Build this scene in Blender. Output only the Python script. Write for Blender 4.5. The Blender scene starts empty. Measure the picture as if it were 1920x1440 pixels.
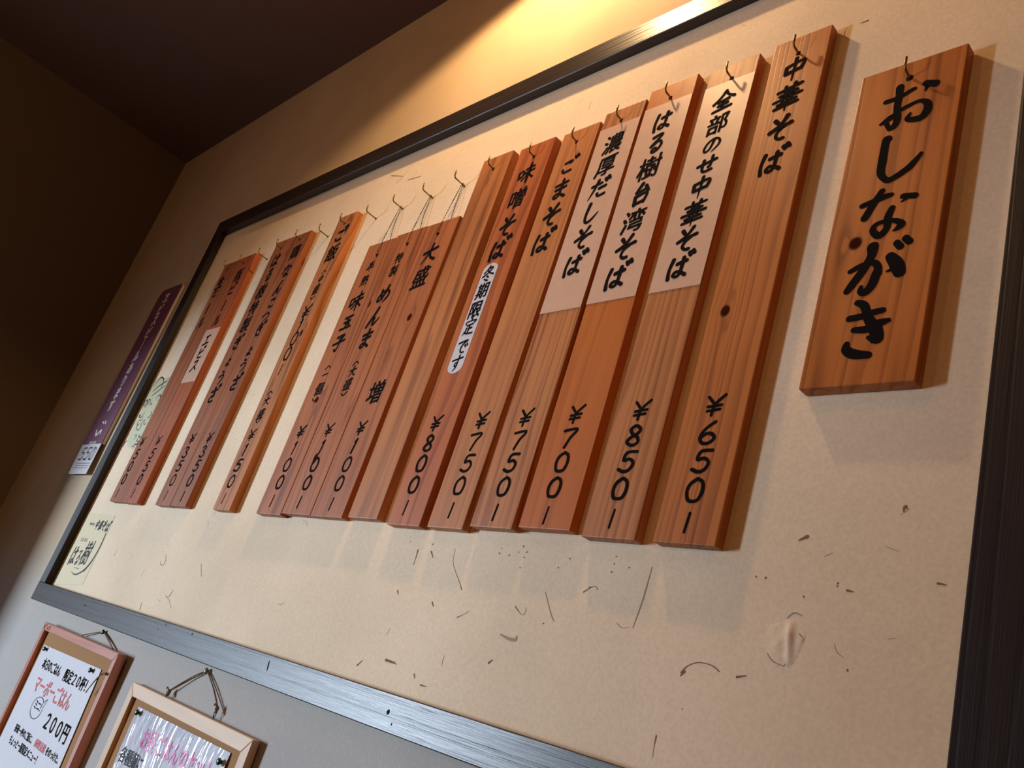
import bpy, bmesh, math, random
from mathutils import Vector, Matrix, noise
RN = random.Random(7)
C = bpy.context.scene.collection
S = bpy.context.scene
# ---------------------------------------------------------------- camera
cam = bpy.data.cameras.new('camera'); cam.sensor_width = 36; cam.lens = 30.94; cam.clip_start = 0.02
co = bpy.data.objects.new('camera', cam); C.objects.link(co); S.camera = co
_r = Vector((0.67956626, 0.67216767, 0.29390529)); _d = Vector((-0.07180015, 0.45964271, -0.88519677)); _f = Vector((-0.73009208, 0.58044741, 0.36061942))
m4 = Matrix((_r, -_d, -_f)).transposed().to_4x4(); m4.translation = Vector((0, -0.7, 1.10)); co.matrix_world = m4
# ---------------------------------------------------------------- colour management
S.view_settings.view_transform = 'Standard'; S.view_settings.look = 'None'
S.view_settings.gamma = 1; S.view_settings.use_curve_mapping = False
S.view_settings.exposure = 0.0
# ---------------------------------------------------------------- light
W = bpy.data.worlds.new('world'); S.world = W; W.use_nodes = True
bg = W.node_tree.nodes['Background']; bg.inputs[0].default_value = (0.62, 0.78, 1.0, 1); bg.inputs[1].default_value = 0.6
def area(name, loc, size, sy, power, col, rot):
    l = bpy.data.lights.new(name, 'AREA'); l.shape = 'RECTANGLE'; l.size = size; l.size_y = sy; l.energy = power; l.color = col
    o = bpy.data.objects.new(name, l); C.objects.link(o); o.location = loc; o.rotation_euler = rot; return o
# daylight coming in through the glazed entrance in the left wall
def aim(o, p): o.rotation_euler = (Vector(p) - o.location).to_track_quat('-Z', 'Y').to_euler()
o = area('daylight_street', (-6.6, -5.1, 0.62), 0.9, 1.6, 580, (0.70, 0.84, 1.0), (0, 0, 0)); aim(o, (-1.5, 0, 1.2))
area('daylight_entrance', (-3.27, -1.55, 0.80), 1.4, 1.2, 2.0, (0.40, 0.60, 1.0), (math.radians(90), 0, math.radians(-90)))
# warm spotlight under the ceiling close to the menu wall
def spot(name, loc, target, power, col, ang, blend, rad):
    l = bpy.data.lights.new(name, 'SPOT'); l.energy = power; l.color = col; l.spot_size = math.radians(ang); l.spot_blend = blend; l.shadow_soft_size = rad
    o = bpy.data.objects.new(name, l); C.objects.link(o); o.location = loc
    o.rotation_euler = (Vector(target) - Vector(loc)).to_track_quat('-Z', 'Y').to_euler(); return o
spot('wall_spotlight', (-1.06, -0.26, 2.58), (-1.06, -0.22, 1.5), 30, (1.0, 0.62, 0.29), 141, 0.25, 0.022)
# warm ceiling lamp over the tables
def bulb(name, loc, power, col, rad):
    l = bpy.data.lights.new(name, 'POINT'); l.energy = power; l.color = col; l.shadow_soft_size = rad
    o = bpy.data.objects.new(name, l); C.objects.link(o); o.location = loc; return o
bulb('ceiling_lamp', (-0.85, -0.93, 2.52), 3.6, (1.0, 0.48, 0.18), 0.03)
# added warm fill lights for the right side and the upper left wall
bulb('warm_fill_right', (0.35, -1.60, 1.60), 14, (1.0, 0.46, 0.17), 0.12)
bulb('warm_fill_left', (-1.75, -1.30, 2.42), 6.0, (1.0, 0.55, 0.25), 0.12)

# ---------------------------------------------------------------- helpers
def tag(o, label=None, cat=None, group=None, kind=None):
    if label: o['label'] = label
    if cat: o['category'] = cat
    if group: o['group'] = group
    if kind: o['kind'] = kind
    return o
def thing(name, loc, label, cat, group=None):
    o = bpy.data.objects.new(name, None); o.empty_display_size = 0.03; C.objects.link(o); o.location = loc
    return tag(o, label, cat, group)
def link(name, me, mat, parent=None):
    o = bpy.data.objects.new(name, me); C.objects.link(o)
    if mat: me.materials.append(mat)
    if parent: o.parent = parent; o.location = -Vector(parent.location)   # meshes are built in world coordinates
    return o
def obj(name, bm, mat, parent=None, smooth=False):
    me = bpy.data.meshes.new(name); bmesh.ops.recalc_face_normals(bm, faces=bm.faces); bm.to_mesh(me); bm.free()
    if smooth:
        for p in me.polygons: p.use_smooth = True
    return link(name, me, mat, parent)
def hexa(bm, p):      # 8 points: front quad (4) then back quad (4)
    v = [bm.verts.new(q) for q in p]
    for f in ((0,1,2,3), (7,6,5,4), (0,4,5,1), (1,5,6,2), (2,6,7,3), (3,7,4,0)): bm.faces.new([v[i] for i in f])
def box(bm, x0, x1, y0, y1, z0, z1):
    hexa(bm, [(x0,y0,z0),(x1,y0,z0),(x1,y0,z1),(x0,y0,z1),(x0,y1,z0),(x1,y1,z0),(x1,y1,z1),(x0,y1,z1)])
def bevel(bm, w, seg=2):
    bmesh.ops.recalc_face_normals(bm, faces=bm.faces)
    bmesh.ops.bevel(bm, geom=list(bm.edges), offset=w, segments=seg, affect='EDGES', profile=0.6)
def tube(bm, pts, r, n=8, cap=True):
    pts = [Vector(p) for p in pts]; rings = []
    up = Vector((0.13, 0.31, 0.94))
    for i, p in enumerate(pts):
        t = (pts[min(i+1, len(pts)-1)] - pts[max(i-1, 0)]).normalized()
        a = t.cross(up)
        if a.length < 1e-3: a = t.cross(Vector((1,0,0)))
        a.normalize(); b = t.cross(a)
        rr = r[i] if isinstance(r, (list, tuple)) else r
        rings.append([bm.verts.new(p + (a*math.cos(k*2*math.pi/n) + b*math.sin(k*2*math.pi/n))*rr) for k in range(n)])
    for i in range(len(rings)-1):
        for k in range(n): bm.faces.new((rings[i][k], rings[i][(k+1)%n], rings[i+1][(k+1)%n], rings[i+1][k]))
    if cap: bm.faces.new(rings[0][::-1]); bm.faces.new(rings[-1])
def ball(bm, c, r, seg=8, sc=(1,1,1)):
    bmesh.ops.create_uvsphere(bm, u_segments=seg, v_segments=max(4, seg*2//3), radius=r, matrix=Matrix.Translation(c) @ Matrix.Diagonal((sc[0],sc[1],sc[2],1)))
def crom(pts, n=6):   # Catmull-Rom through tuples
    if len(pts) < 3:
        a, b = pts[0], pts[-1]; return [tuple(x+(y-x)*t/n for x, y in zip(a, b)) for t in range(n+1)]
    P = [pts[0]] + list(pts) + [pts[-1]]; out = []
    for i in range(1, len(P)-2):
        for k in range(n):
            t = k/n
            out.append(tuple(0.5*((2*b) + (-a+c)*t + (2*a-5*b+4*c-d)*t*t + (-a+3*b-3*c+d)*t**3) for a, b, c, d in zip(P[i-1], P[i], P[i+1], P[i+2])))
    out.append(tuple(P[-2])); return out

# ---------------------------------------------------------------- materials
def mat(name, rough=0.6, spec=0.4):
    m = bpy.data.materials.new(name); m.use_nodes = True
    b = m.node_tree.nodes['Principled BSDF']; b.inputs['Roughness'].default_value = rough; b.inputs['Specular IOR Level'].default_value = spec
    return m, m.node_tree, b
def N(nt, t, **k):
    n = nt.nodes.new(t)
    for a, v in k.items(): setattr(n, a, v)
    return n
def srgb(r, g, b):
    f = lambda c: (c/255/12.92) if c/255 <= 0.04045 else ((c/255+0.055)/1.055)**2.4
    return (f(r), f(g), f(b), 1)
def plain(name, col, rough=0.6, spec=0.4, metal=0, bump=0, bscale=300):
    m, nt, b = mat(name, rough, spec); b.inputs['Base Color'].default_value = col; b.inputs['Metallic'].default_value = metal
    tc = N(nt, 'ShaderNodeTexCoord'); n = N(nt, 'ShaderNodeTexNoise'); n.inputs['Scale'].default_value = bscale; nt.links.new(tc.outputs['Object'], n.inputs['Vector'])
    mr = N(nt, 'ShaderNodeMapRange'); mr.inputs[3].default_value = 0.88; mr.inputs[4].default_value = 1.1; nt.links.new(n.outputs[0], mr.inputs[0])
    mx = N(nt, 'ShaderNodeMix', data_type='RGBA', blend_type='MULTIPLY'); mx.inputs[0].default_value = 1; mx.inputs[6].default_value = col
    nt.links.new(mr.outputs[0], mx.inputs[7]); nt.links.new(mx.outputs[2], b.inputs['Base Color'])
    if bump:
        bp = N(nt, 'ShaderNodeBump'); bp.inputs['Strength'].default_value = bump; bp.inputs['Distance'].default_value = 0.001
        nt.links.new(n.outputs[0], bp.inputs['Height']); nt.links.new(bp.outputs[0], b.inputs['Normal'])
    return m
def wood(name, light, dark, off, knots=(), freq=70, rough=0.45, spec=0.35, contrast=1.0, axis='Z', bump=0.25, wild=1.0, fine=0.35):
    """grain lines run along `axis` in object coordinates; knots = (x, z, rx, rz) in the same coordinates"""
    m, nt, b = mat(name, rough, spec); L = nt.links.new
    tc = N(nt, 'ShaderNodeTexCoord'); sep = N(nt, 'ShaderNodeSeparateXYZ'); L(tc.outputs['Object'], sep.inputs[0])
    def M(op, a, c=None, d=None):
        n = N(nt, 'ShaderNodeMath', operation=op)
        for i, v in enumerate((a, c, d)):
            if v is None: continue
            if isinstance(v, (int, float)): n.inputs[i].default_value = v
            else: L(v, n.inputs[i])
        return n.outputs[0]
    X, Y, Z = sep.outputs
    A, B = (X, Z) if axis == 'Z' else (Z, X)
    # slow wander of the rings along the length
    cv = N(nt, 'ShaderNodeCombineXYZ'); L(M('MULTIPLY', A, 7), cv.inputs[0]); L(M('MULTIPLY', B, 1.6), cv.inputs[1]); cv.inputs[2].default_value = off
    nz = N(nt, 'ShaderNodeTexNoise'); nz.inputs['Scale'].default_value = 1.0; nz.inputs['Detail'].default_value = 1.5; L(cv.outputs[0], nz.inputs['Vector'])
    cw = N(nt, 'ShaderNodeCombineXYZ'); L(M('MULTIPLY', A, 38), cw.inputs[0]); L(M('MULTIPLY', B, 0.5), cw.inputs[1]); cw.inputs[2].default_value = off*1.7
    nw = N(nt, 'ShaderNodeTexNoise'); nw.inputs['Scale'].default_value = 1.0; nw.inputs['Detail'].default_value = 1; L(cw.outputs[0], nw.inputs['Vector'])
    Aw = M('ADD', A, M('MULTIPLY', nw.outputs[0], 0.055))
    ring = M('ADD', M('MULTIPLY', M('ADD', Aw, M('MULTIPLY', Y, 0.8)), freq*0.62), M('MULTIPLY', nz.outputs[0], 5.0*wild))
    kmask = None
    for kx, kz, rx, rz in knots:
        dx = M('DIVIDE', M('SUBTRACT', A, kx), rx); dz = M('DIVIDE', M('SUBTRACT', B, kz), rz)
        r2 = M('ADD', M('MULTIPLY', dx, dx), M('MULTIPLY', M('MULTIPLY', dz, dz), 0.35))
        push = M('MULTIPLY', M('DIVIDE', dx, M('ADD', r2, 1.0)), 1.6)          # grain bends round the knot
        ring = M('SUBTRACT', ring, push)
        r1 = M('ADD', M('MULTIPLY', dx, dx), M('MULTIPLY', dz, dz))
        mr = N(nt, 'ShaderNodeMapRange', interpolation_type='SMOOTHSTEP'); mr.inputs[1].default_value = 0.55; mr.inputs[2].default_value = 1.7; mr.inputs[3].default_value = 1; mr.inputs[4].default_value = 0; L(r1, mr.inputs[0])
        kmask = mr.outputs[0] if kmask is None else M('MAXIMUM', kmask, mr.outputs[0])
    fr = M('FRACT', ring)
    rp = N(nt, 'ShaderNodeValToRGB'); e = rp.color_ramp.elements
    e[0].position = 0; e[0].color = (0.05,)*3 + (1,); e[1].position = 1; e[1].color = (0.05,)*3 + (1,)
    for p, v in ((0.45, 0.25), (0.80, 0.95), (0.90, 1.0)):
        k = e.new(p); k.color = (v, v, v, 1)
    L(fr, rp.inputs[0])
    cv2 = N(nt, 'ShaderNodeCombineXYZ'); L(M('MULTIPLY', A, 900), cv2.inputs[0]); L(M('MULTIPLY', B, 14), cv2.inputs[1]); L(M('MULTIPLY', Y, 900), cv2.inputs[2])
    nf = N(nt, 'ShaderNodeTexNoise'); nf.inputs['Scale'].default_value = 1.0; nf.inputs['Detail'].default_value = 3; L(cv2.outputs[0], nf.inputs['Vector'])
    cv3 = N(nt, 'ShaderNodeCombineXYZ'); L(M('MULTIPLY', A, 45), cv3.inputs[0]); L(M('MULTIPLY', B, 5), cv3.inputs[1]); cv3.inputs[2].default_value = off*3
    nb = N(nt, 'ShaderNodeTexNoise'); nb.inputs['Scale'].default_value = 1.0; L(cv3.outputs[0], nb.inputs['Vector'])
    amp = N(nt, 'ShaderNodeMapRange'); amp.inputs[1].default_value = 0.35; amp.inputs[2].default_value = 0.65; amp.inputs[3].default_value = 0.35; amp.inputs[4].default_value = 1.25; L(nw.outputs[0], amp.inputs[0])
    fac = M('ADD', M('MULTIPLY', M('MULTIPLY', rp.outputs[0], amp.outputs[0]), contrast*0.62), M('MULTIPLY', M('SUBTRACT', nf.outputs[0], 0.5), fine)); fac = M('ADD', fac, M('MULTIPLY', M('SUBTRACT', nb.outputs[0], 0.45), 0.9))
    mx = N(nt, 'ShaderNodeMix', data_type='RGBA'); mx.clamp_factor = True; mx.inputs[6].default_value = light; mx.inputs[7].default_value = dark; L(fac, mx.inputs[0])
    col = mx.outputs[2]
    if kmask is not None:
        mk = N(nt, 'ShaderNodeMix', data_type='RGBA'); mk.inputs[7].default_value = (0.05, 0.009, 0.006, 1); L(kmask, mk.inputs[0]); L(col, mk.inputs[6]); col = mk.outputs[2]
        L(M('MULTIPLY', M('SUBTRACT', 1.0, kmask), spec), b.inputs['Specular IOR Level'])
    L(col, b.inputs['Base Color'])
    bp = N(nt, 'ShaderNodeBump'); bp.inputs['Strength'].default_value = bump; bp.inputs['Distance'].default_value = 0.0006
    L(M('ADD', M('MULTIPLY', nf.outputs[0], 0.6), M('MULTIPLY', rp.outputs[0], -0.5)), bp.inputs['Height']); L(bp.outputs[0], b.inputs['Normal'])
    return m
def wallpaper(name, col, col2, speck=0.0, bumpd=0.0008, flake=False):
    m, nt, b = mat(name, 0.85, 0.25); L = nt.links.new
    tc = N(nt, 'ShaderNodeTexCoord')
    n1 = N(nt, 'ShaderNodeTexNoise'); n1.inputs['Scale'].default_value = 260; n1.inputs['Detail'].default_value = 4; L(tc.outputs['Object'], n1.inputs['Vector'])
    n2 = N(nt, 'ShaderNodeTexNoise'); n2.inputs['Scale'].default_value = 5; n2.inputs['Detail'].default_value = 3; L(tc.outputs['Object'], n2.inputs['Vector'])
    mx = N(nt, 'ShaderNodeMix', data_type='RGBA'); mx.inputs[6].default_value = col; mx.inputs[7].default_value = col2
    r = N(nt, 'ShaderNodeMapRange'); r.inputs[1].default_value = 0.35; r.inputs[2].default_value = 0.7; L(n2.outputs[0], r.inputs[0]); L(r.outputs[0], mx.inputs[0])
    col_o = mx.outputs[2]
    mm = N(nt, 'ShaderNodeMix', data_type='RGBA', blend_type='MULTIPLY'); mm.inputs[0].default_value = 1; L(col_o, mm.inputs[6])
    r2 = N(nt, 'ShaderNodeMapRange'); r2.inputs[1].default_value = 0.3; r2.inputs[2].default_value = 0.7; r2.inputs[3].default_value = 0.93; r2.inputs[4].default_value = 1.05; L(n1.outputs[0], r2.inputs[0]); L(r2.outputs[0], mm.inputs[7])
    col_o = mm.outputs[2]
    if flake:      # paper flakes pressed into the lower wallpaper, under the frame
        v = N(nt, 'ShaderNodeTexVoronoi'); v.inputs['Scale'].default_value = 210; v.inputs['Randomness'].default_value = 1
        mp = N(nt, 'ShaderNodeMapping'); mp.inputs['Rotation'].default_value = (0, 0.6, 0); mp.inputs['Scale'].default_value = (1.7, 1, 0.6); L(tc.outputs['Object'], mp.inputs[0]); L(mp.outputs[0], v.inputs['Vector'])
        rr = N(nt, 'ShaderNodeMapRange'); rr.inputs[1].default_value = 0.12; rr.inputs[2].default_value = 0.3; rr.inputs[3].default_value = 1; rr.inputs[4].default_value = 0; L(v.outputs['Distance'], rr.inputs[0])
        sp = N(nt, 'ShaderNodeSeparateXYZ'); L(tc.outputs['Object'], sp.inputs[0])
        lt = N(nt, 'ShaderNodeMapRange', interpolation_type='SMOOTHSTEP'); lt.inputs[1].default_value = 1.0; lt.inputs[2].default_value = 1.25; lt.inputs[3].default_value = 1; lt.inputs[4].default_value = 0; L(sp.outputs[2], lt.inputs[0])
        mu = N(nt, 'ShaderNodeMath', operation='MULTIPLY'); L(rr.outputs[0], mu.inputs[0]); L(lt.outputs[0], mu.inputs[1])
        mu2 = N(nt, 'ShaderNodeMath', operation='MULTIPLY'); mu2.inputs[1].default_value = 0.55; L(mu.outputs[0], mu2.inputs[0])
        base = N(nt, 'ShaderNodeMix', data_type='RGBA'); base.inputs[7].default_value = srgb(178, 172, 166); L(lt.outputs[0], base.inputs[0]); L(col_o, base.inputs[6])
        fm = N(nt, 'ShaderNodeMix', data_type='RGBA'); fm.inputs[7].default_value = srgb(212, 204, 194); L(mu2.outputs[0], fm.inputs[0]); L(base.outputs[2], fm.inputs[6]); col_o = fm.outputs[2]
    L(col_o, b.inputs['Base Color'])
    bp = N(nt, 'ShaderNodeBump'); bp.inputs['Strength'].default_value = 0.13; bp.inputs['Distance'].default_value = bumpd; L(n1.outputs[0], bp.inputs['Height']); L(bp.outputs[0], b.inputs['Normal'])
    return m
M_wall = wallpaper('wallpaper', srgb(200, 178, 148), srgb(188, 166, 137), flake=True)
M_panel = wallpaper('washi_panel', srgb(236, 214, 184), srgb(224, 203, 173))
M_brownwall = plain('brown_wall', srgb(98, 82, 68), 0.9, 0.2, bump=0.3, bscale=180)
M_ceiling = plain('brown_ceiling', srgb(124, 100, 94), 0.9, 0.2, bump=0.2, bscale=150)
M_floor = plain('floor_tile', srgb(80, 72, 64), 0.6)
M_stain = wood('dark_stained_wood', srgb(52, 42, 38), srgb(24, 20, 20), 3.1, freq=160, rough=0.35, spec=0.45, axis='X', bump=0.5, fine=0.7, wild=0.35)
M_stainv = wood('dark_stained_wood_upright', srgb(44, 36, 34), srgb(22, 18, 18), 5.7, freq=160, rough=0.5, spec=0.25, axis='Z', bump=0.8, fine=0.9, wild=0.35)
M_post = wood('dark_post_wood', srgb(40, 29, 28), srgb(26, 19, 20), 9.3, freq=120, rough=0.55, spec=0.25, axis='Z', bump=0.7, fine=0.8, wild=0.3)
M_ink = plain('black_ink', (0.010, 0.008, 0.008, 1), 0.85, 0.02)
M_inkthin = plain('grey_ink', (0.022, 0.020, 0.022, 1), 0.6, 0.15)
M_label = plain('pasted_wood_print_paper', srgb(206, 166, 140), 0.42, 0.5, bscale=60)
M_white = plain('white_paper', srgb(200, 196, 200), 0.5, 0.4)
M_brass = plain('aged_brass', srgb(150, 120, 70), 0.35, 0.5, metal=0.85)
M_chain = plain('dark_bead_chain', srgb(96, 82, 58), 0.35, 0.5, metal=0.8)
M_hole = plain('dark_hole', (0.006, 0.004, 0.003, 1), 0.9, 0.1)
M_fibre = plain('washi_fibre', srgb(134, 106, 80), 0.9, 0.1)
M_fibre2 = plain('pale_washi_fibre', srgb(168, 150, 126), 0.9, 0.1)
M_cork = plain('cork', srgb(168, 124, 82), 0.9, 0.2, bump=0.6, bscale=420)
M_green = plain('dark_green_plastic', srgb(10, 62, 40), 0.3, 0.5)
M_string = plain('jute_string', srgb(128, 104, 78), 0.95, 0.1, bump=0.8, bscale=900)
M_purple = plain('purple_print', srgb(112, 66, 88), 0.4, 0.4)
M_grey = plain('pale_board_edge', srgb(190, 186, 184), 0.6, 0.3)
M_red = plain('red_print', srgb(205, 40, 48), 0.5, 0.3)
M_pink = plain('pink_print', srgb(205, 50, 140), 0.4, 0.4)
M_sticker = plain('yellowed_film', srgb(216, 200, 160), 0.55, 0.3)
M_pale = plain('pale_green_cutout', srgb(196, 194, 158), 0.5, 0.4)
M_palewood = plain('pale_text', srgb(225, 215, 215), 0.5, 0.4)

# ---------------------------------------------------------------- the room
def struct(name, bm, m): return tag(obj(name, bm, m), kind='structure')
bm = bmesh.new(); box(bm, -3.2, 2.6, 0, 0.12, 0, 2.633); struct('wall_back', bm, M_wall)
bm = bmesh.new(); box(bm, -3.24, -3.12, -0.76, 0.0, 0, 2.633); box(bm, -3.24, -3.12, -2.36, -0.76, 1.50, 2.633); box(bm, -3.24, -3.12, -3.6, -2.36, 0, 2.633); struct('wall_left', bm, M_brownwall)
bm = bmesh.new(); box(bm, -3.24, 2.6, -3.6, 0.12, 2.633, 2.70); struct('ceiling', bm, M_ceiling)
bm = bmesh.new(); box(bm, -3.24, 2.6, -3.6, 0.12, -0.06, 0); struct('floor', bm, M_floor)
bm = bmesh.new(); box(bm, 2.5, 2.6, -3.6, 0, 0, 2.633); struct('wall_right', bm, M_brownwall)
bm = bmesh.new(); box(bm, -3.2, 2.6, -3.7, -3.6, 0, 2.633); struct('wall_front', bm, M_brownwall)
bm = bmesh.new(); box(bm, -0.2592, -0.10, -0.024, 0, 0, 2.633); bevel(bm, 0.0015, 1); o = struct('trim_1', bm, M_post); o['label'] = 'dark wooden post at the right end of the menu panel'

# ---------------------------------------------------------------- menu frame
P = 0.019
fr = thing('framed_menu_panel_board', (-1.3, 0, 1.067), 'long dark-stained wooden frame round the cream menu panel', 'frame')
XL, XI, XR = -2.349, -2.306, -0.2592; ZB0, ZB1, ZT0, ZT1 = 1.067, 1.1098, 2.1182, 2.161
bm = bmesh.new(); box(bm, XI, XR, -0.0012, 0.0, ZB1, ZT0); obj('panel', bm, M_panel, fr)
def rail(z0, z1):
    bm = bmesh.new(); s = 0.0 ; nseg = 24
    box(bm, XL, XR - 0.0004, -P, 0, z0, z1); bevel(bm, 0.0012, 1); return bm
obj('rail', rail(ZT0, ZT1), M_stain, fr); obj('rail', rail(ZB0, ZB1), M_stain, fr)
bm = bmesh.new(); box(bm, XL, XI, -P + 0.0003, 0, ZB1 + 0.0002, ZT0 - 0.0002); bevel(bm, 0.001, 1); obj('stile', bm, M_stainv, fr)
# knots, nicks and a water stain on the lower rail
def blob(bm, cx, cz, rx, rz, y, rot=0, n=12, wob=0.15):
    vs = []
    for k in range(n):
        a = 2*math.pi*k/n; w = 1 + wob*RN.uniform(-1, 1); u, v = rx*w*math.cos(a), rz*w*math.sin(a)
        vs.append(bm.verts.new((cx + u*math.cos(rot) - v*math.sin(rot), y, cz + u*math.sin(rot) + v*math.cos(rot))))
    f = bm.faces.new(vs)
    if f.normal.y > 0: f.normal_flip()
bm = bmesh.new()
for cx, cz, rx, rz, ro in [(-1.184,1.0945,.0018,.0085,.25),(-1.4544,1.1035,.003,.0014,.7),(-1.591,1.0932,.0014,.0014,0),(-1.5668,1.1050,.003,.0012,.8),(-0.8832,1.089,.003,.0028,0),(-0.870,1.0776,.0012,.0015,0),(-1.9825,1.0917,.004,.0015,0.2)]: blob(bm, cx, cz, rx, rz, -P - 0.0002, ro, 10, 0.25)
tag(obj('nicks', bm, M_hole, fr), kind='stuff')

# fibres and specks pressed into the washi panel
def ribbon(bm, pts, y, wmul=1.0, n=6):
    """flat brush stroke: pts = (x, z, width)"""
    p = crom(pts, n); L_ = []; R_ = []
    for i in range(len(p)):
        a, b = p[max(i-1, 0)], p[min(i+1, len(p)-1)]
        tx, tz = b[0]-a[0], b[1]-a[1]; l = math.hypot(tx, tz) or 1e-9; nx, nz = -tz/l, tx/l; w = p[i][2]*0.5*wmul
        yy = y - i*0.000004; L_.append(bm.verts.new((p[i][0]+nx*w, yy, p[i][1]+nz*w))); R_.append(bm.verts.new((p[i][0]-nx*w, yy, p[i][1]-nz*w)))
    for i in range(len(p)-1): bm.faces.new((L_[i], L_[i+1], R_[i+1], R_[i]))
    for e, s in ((0, 1), (-1, -1)):      # round ends
        c = p[e]; q = p[1] if e == 0 else p[-2]; ang = math.atan2(c[1]-q[1], c[0]-q[0]); r = c[2]*0.5*wmul
        vs = [bm.verts.new((c[0]+r*math.cos(ang+t), y - (0 if e == 0 else (len(p)-1)*0.000004), c[1]+r*math.sin(ang+t))) for t in (-1.571, -0.95, -0.35, 0.35, 0.95, 1.571)]
        bm.faces.new(vs)
def face_front(bm):
    bm.normal_update()
    for f in bm.faces:
        if f.normal.y > 0: f.normal_flip()
def flat(name, bm, mat_, parent):
    face_front(bm); me = bpy.data.meshes.new(name); bm.to_mesh(me); bm.free(); return link(name, me, mat_, parent)
FIB= [[(-0.6503,1.2645),(-0.6378,1.2722),(-0.6315,1.2694)],[(-0.4059,1.3412),(-0.413,1.3373)],[(-0.5057,1.203),(-0.501,1.2096),(-0.4905,1.2147),(-0.476,1.2146),(-0.4665,1.2105)],[(-0.448,1.2089),(-0.4394,1.2113)],[(-0.7052,1.2588),(-0.6885,1.2372),(-0.6803,1.2288)],[(-0.8455,1.2475),(-0.8555,1.2574),(-0.8728,1.2731),(-0.8799,1.283),(-0.8826,1.297)],[(-0.958,1.2903),(-0.9565,1.2771),(-0.9571,1.2696)],[(-0.9289,1.2902),(-0.9215,1.2827)],[(-0.5683,1.2993),(-0.5691,1.2791),(-0.5701,1.2624),(-0.5735,1.2359)],[(-0.837,1.214),(-0.8281,1.2183),(-0.8205,1.2232)],[(-0.971,1.2332),(-0.967,1.2286)],[(-0.8926,1.2261),(-0.8878,1.2212)],[(-0.7553,1.2045),(-0.7407,1.2016),(-0.7295,1.202),(-0.7294,1.2056)],[(-0.7448,1.2378),(-0.733,1.2306),(-0.7272,1.2313),(-0.7276,1.2386)],[(-0.7603,1.1717),(-0.7557,1.1754)],[(-0.9453,1.1455),(-0.9255,1.1453)],[(-1.576,1.222),(-1.5509,1.1991)],[(-1.7532,1.2131),(-1.7489,1.2069),(-1.7344,1.2059),(-1.7333,1.2169),(-1.7445,1.2269)],[(-2.0048,1.2043),(-2.0056,1.2176),(-2.0066,1.226)],[(-1.6469,1.1525),(-1.641,1.1653)],[(-1.6614,1.1519),(-1.6409,1.147),(-1.6176,1.1347)],[(-1.7494,1.1162),(-1.7517,1.1296)],[(-1.4837,2.0754),(-1.4323,2.0584)],[(-1.4492,2.0457),(-1.4323,2.0584),(-1.4138,2.084)],[(-1.4037,2.0403),(-1.3609,2.0366)],[(-0.7944,2.1525),(-0.7521,2.1447),(-0.6978,2.1363)],[(-0.8026,2.1454),(-0.737,2.124)],[(-0.3611,1.296),(-0.3554,1.2952)],[(-0.3222,1.3731),(-0.321,1.3707)],[(-0.4491,1.9913),(-0.4576,1.9913)],[(-0.4109,1.266),(-0.4054,1.2714),(-0.3976,1.27)],[(-0.4042,1.2552),(-0.401,1.2441),(-0.4018,1.2325),(-0.4063,1.225)],[(-0.4234,1.2338),(-0.417,1.2279),(-0.4063,1.225)],[(-0.397,1.2538),(-0.3923,1.2499),(-0.3962,1.2448)],[(-0.5174,1.144),(-0.5171,1.1347),(-0.5162,1.1256)],[(-0.3234,1.3721),(-0.3237,1.3682)],[(-0.2888,1.3091),(-0.2826,1.3084)],[(-0.8976,1.0939),(-0.8755,1.0932)],[(-1.0011,1.1297),(-0.9934,1.1372)],[(-0.9413,1.1448),(-0.9213,1.144)],[(-0.8815,1.1381),(-0.8782,1.1342)],[(-0.8634,1.1285),(-0.853,1.1285)],[(-0.7601,1.1711),(-0.7566,1.1753)],[(-0.5025,1.2045),(-0.5061,1.2)]]
DOT= [(-0.3704,1.3012),(-0.3705,1.2988),(-0.3992,1.2864),(-0.439,1.3),(-0.4489,1.3001),(-0.3504,1.2307),(-0.4966,1.1718),(-0.9806,1.3009),(-0.9308,1.3003),(-0.7974,1.3035),(-0.7985,1.2974),(-0.7809,1.296),(-0.7664,1.301),(-0.7613,1.3086),(-0.7531,1.302),(-0.7548,1.2953),(-0.6829,1.2995),(-0.756,1.2829),(-0.6965,1.2879),(-0.6181,1.3068),(-0.6183,1.2986),(-0.6191,1.2897),(-0.5973,1.2962),(-0.6432,1.2705),(-0.6949,1.2245)]
b1 = bmesh.new(); b2 = bmesh.new()
for i, s in enumerate(FIB):
    n = len(s); w = 0.0035 if i in (1, 12, 15) else 0.0022 if n == 2 or i in (2, 6) else 0.0013
    if i in (4, 8, 12, 16, 17, 30, 31, 32): ribbon(b2, [(x, z, w*(1.0 if 0 < k < n-1 else 0.5)) for k, (x, z) in enumerate(s)], -0.0015)
    else: ribbon(b1, [(x, z, w*(1.0 if k == 0 else 0.4)) for k, (x, z) in enumerate(s)], -0.0015)
for x, z in DOT: blob(b1, x, z, RN.uniform(0.0007, 0.0013), RN.uniform(0.0007, 0.0013), -0.0015, 0, 7, 0.3)
for i in range(90):
    x = RN.uniform(XI + 0.01, XR - 0.01); z = RN.uniform(ZB1 + 0.01, ZT0 - 0.01); a = RN.uniform(0, 6.28); l = RN.uniform(0.003, 0.012); k = RN.uniform(-0.8, 0.8)
    pts = [(x, z, 0.0003), (x+l*math.cos(a), z+l*math.sin(a), 0.0006), (x+l*math.cos(a)+l*math.cos(a+k), z+l*math.sin(a)+l*math.sin(a+k), 0.0003)]
    ribbon(b2 if i % 3 else b1, pts, -0.0014, 1, 3)
tag(flat('fibres', b1, M_fibre, fr), kind='stuff'); tag(flat('pale_fibres', b2, M_fibre2, fr), kind='stuff')
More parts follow.
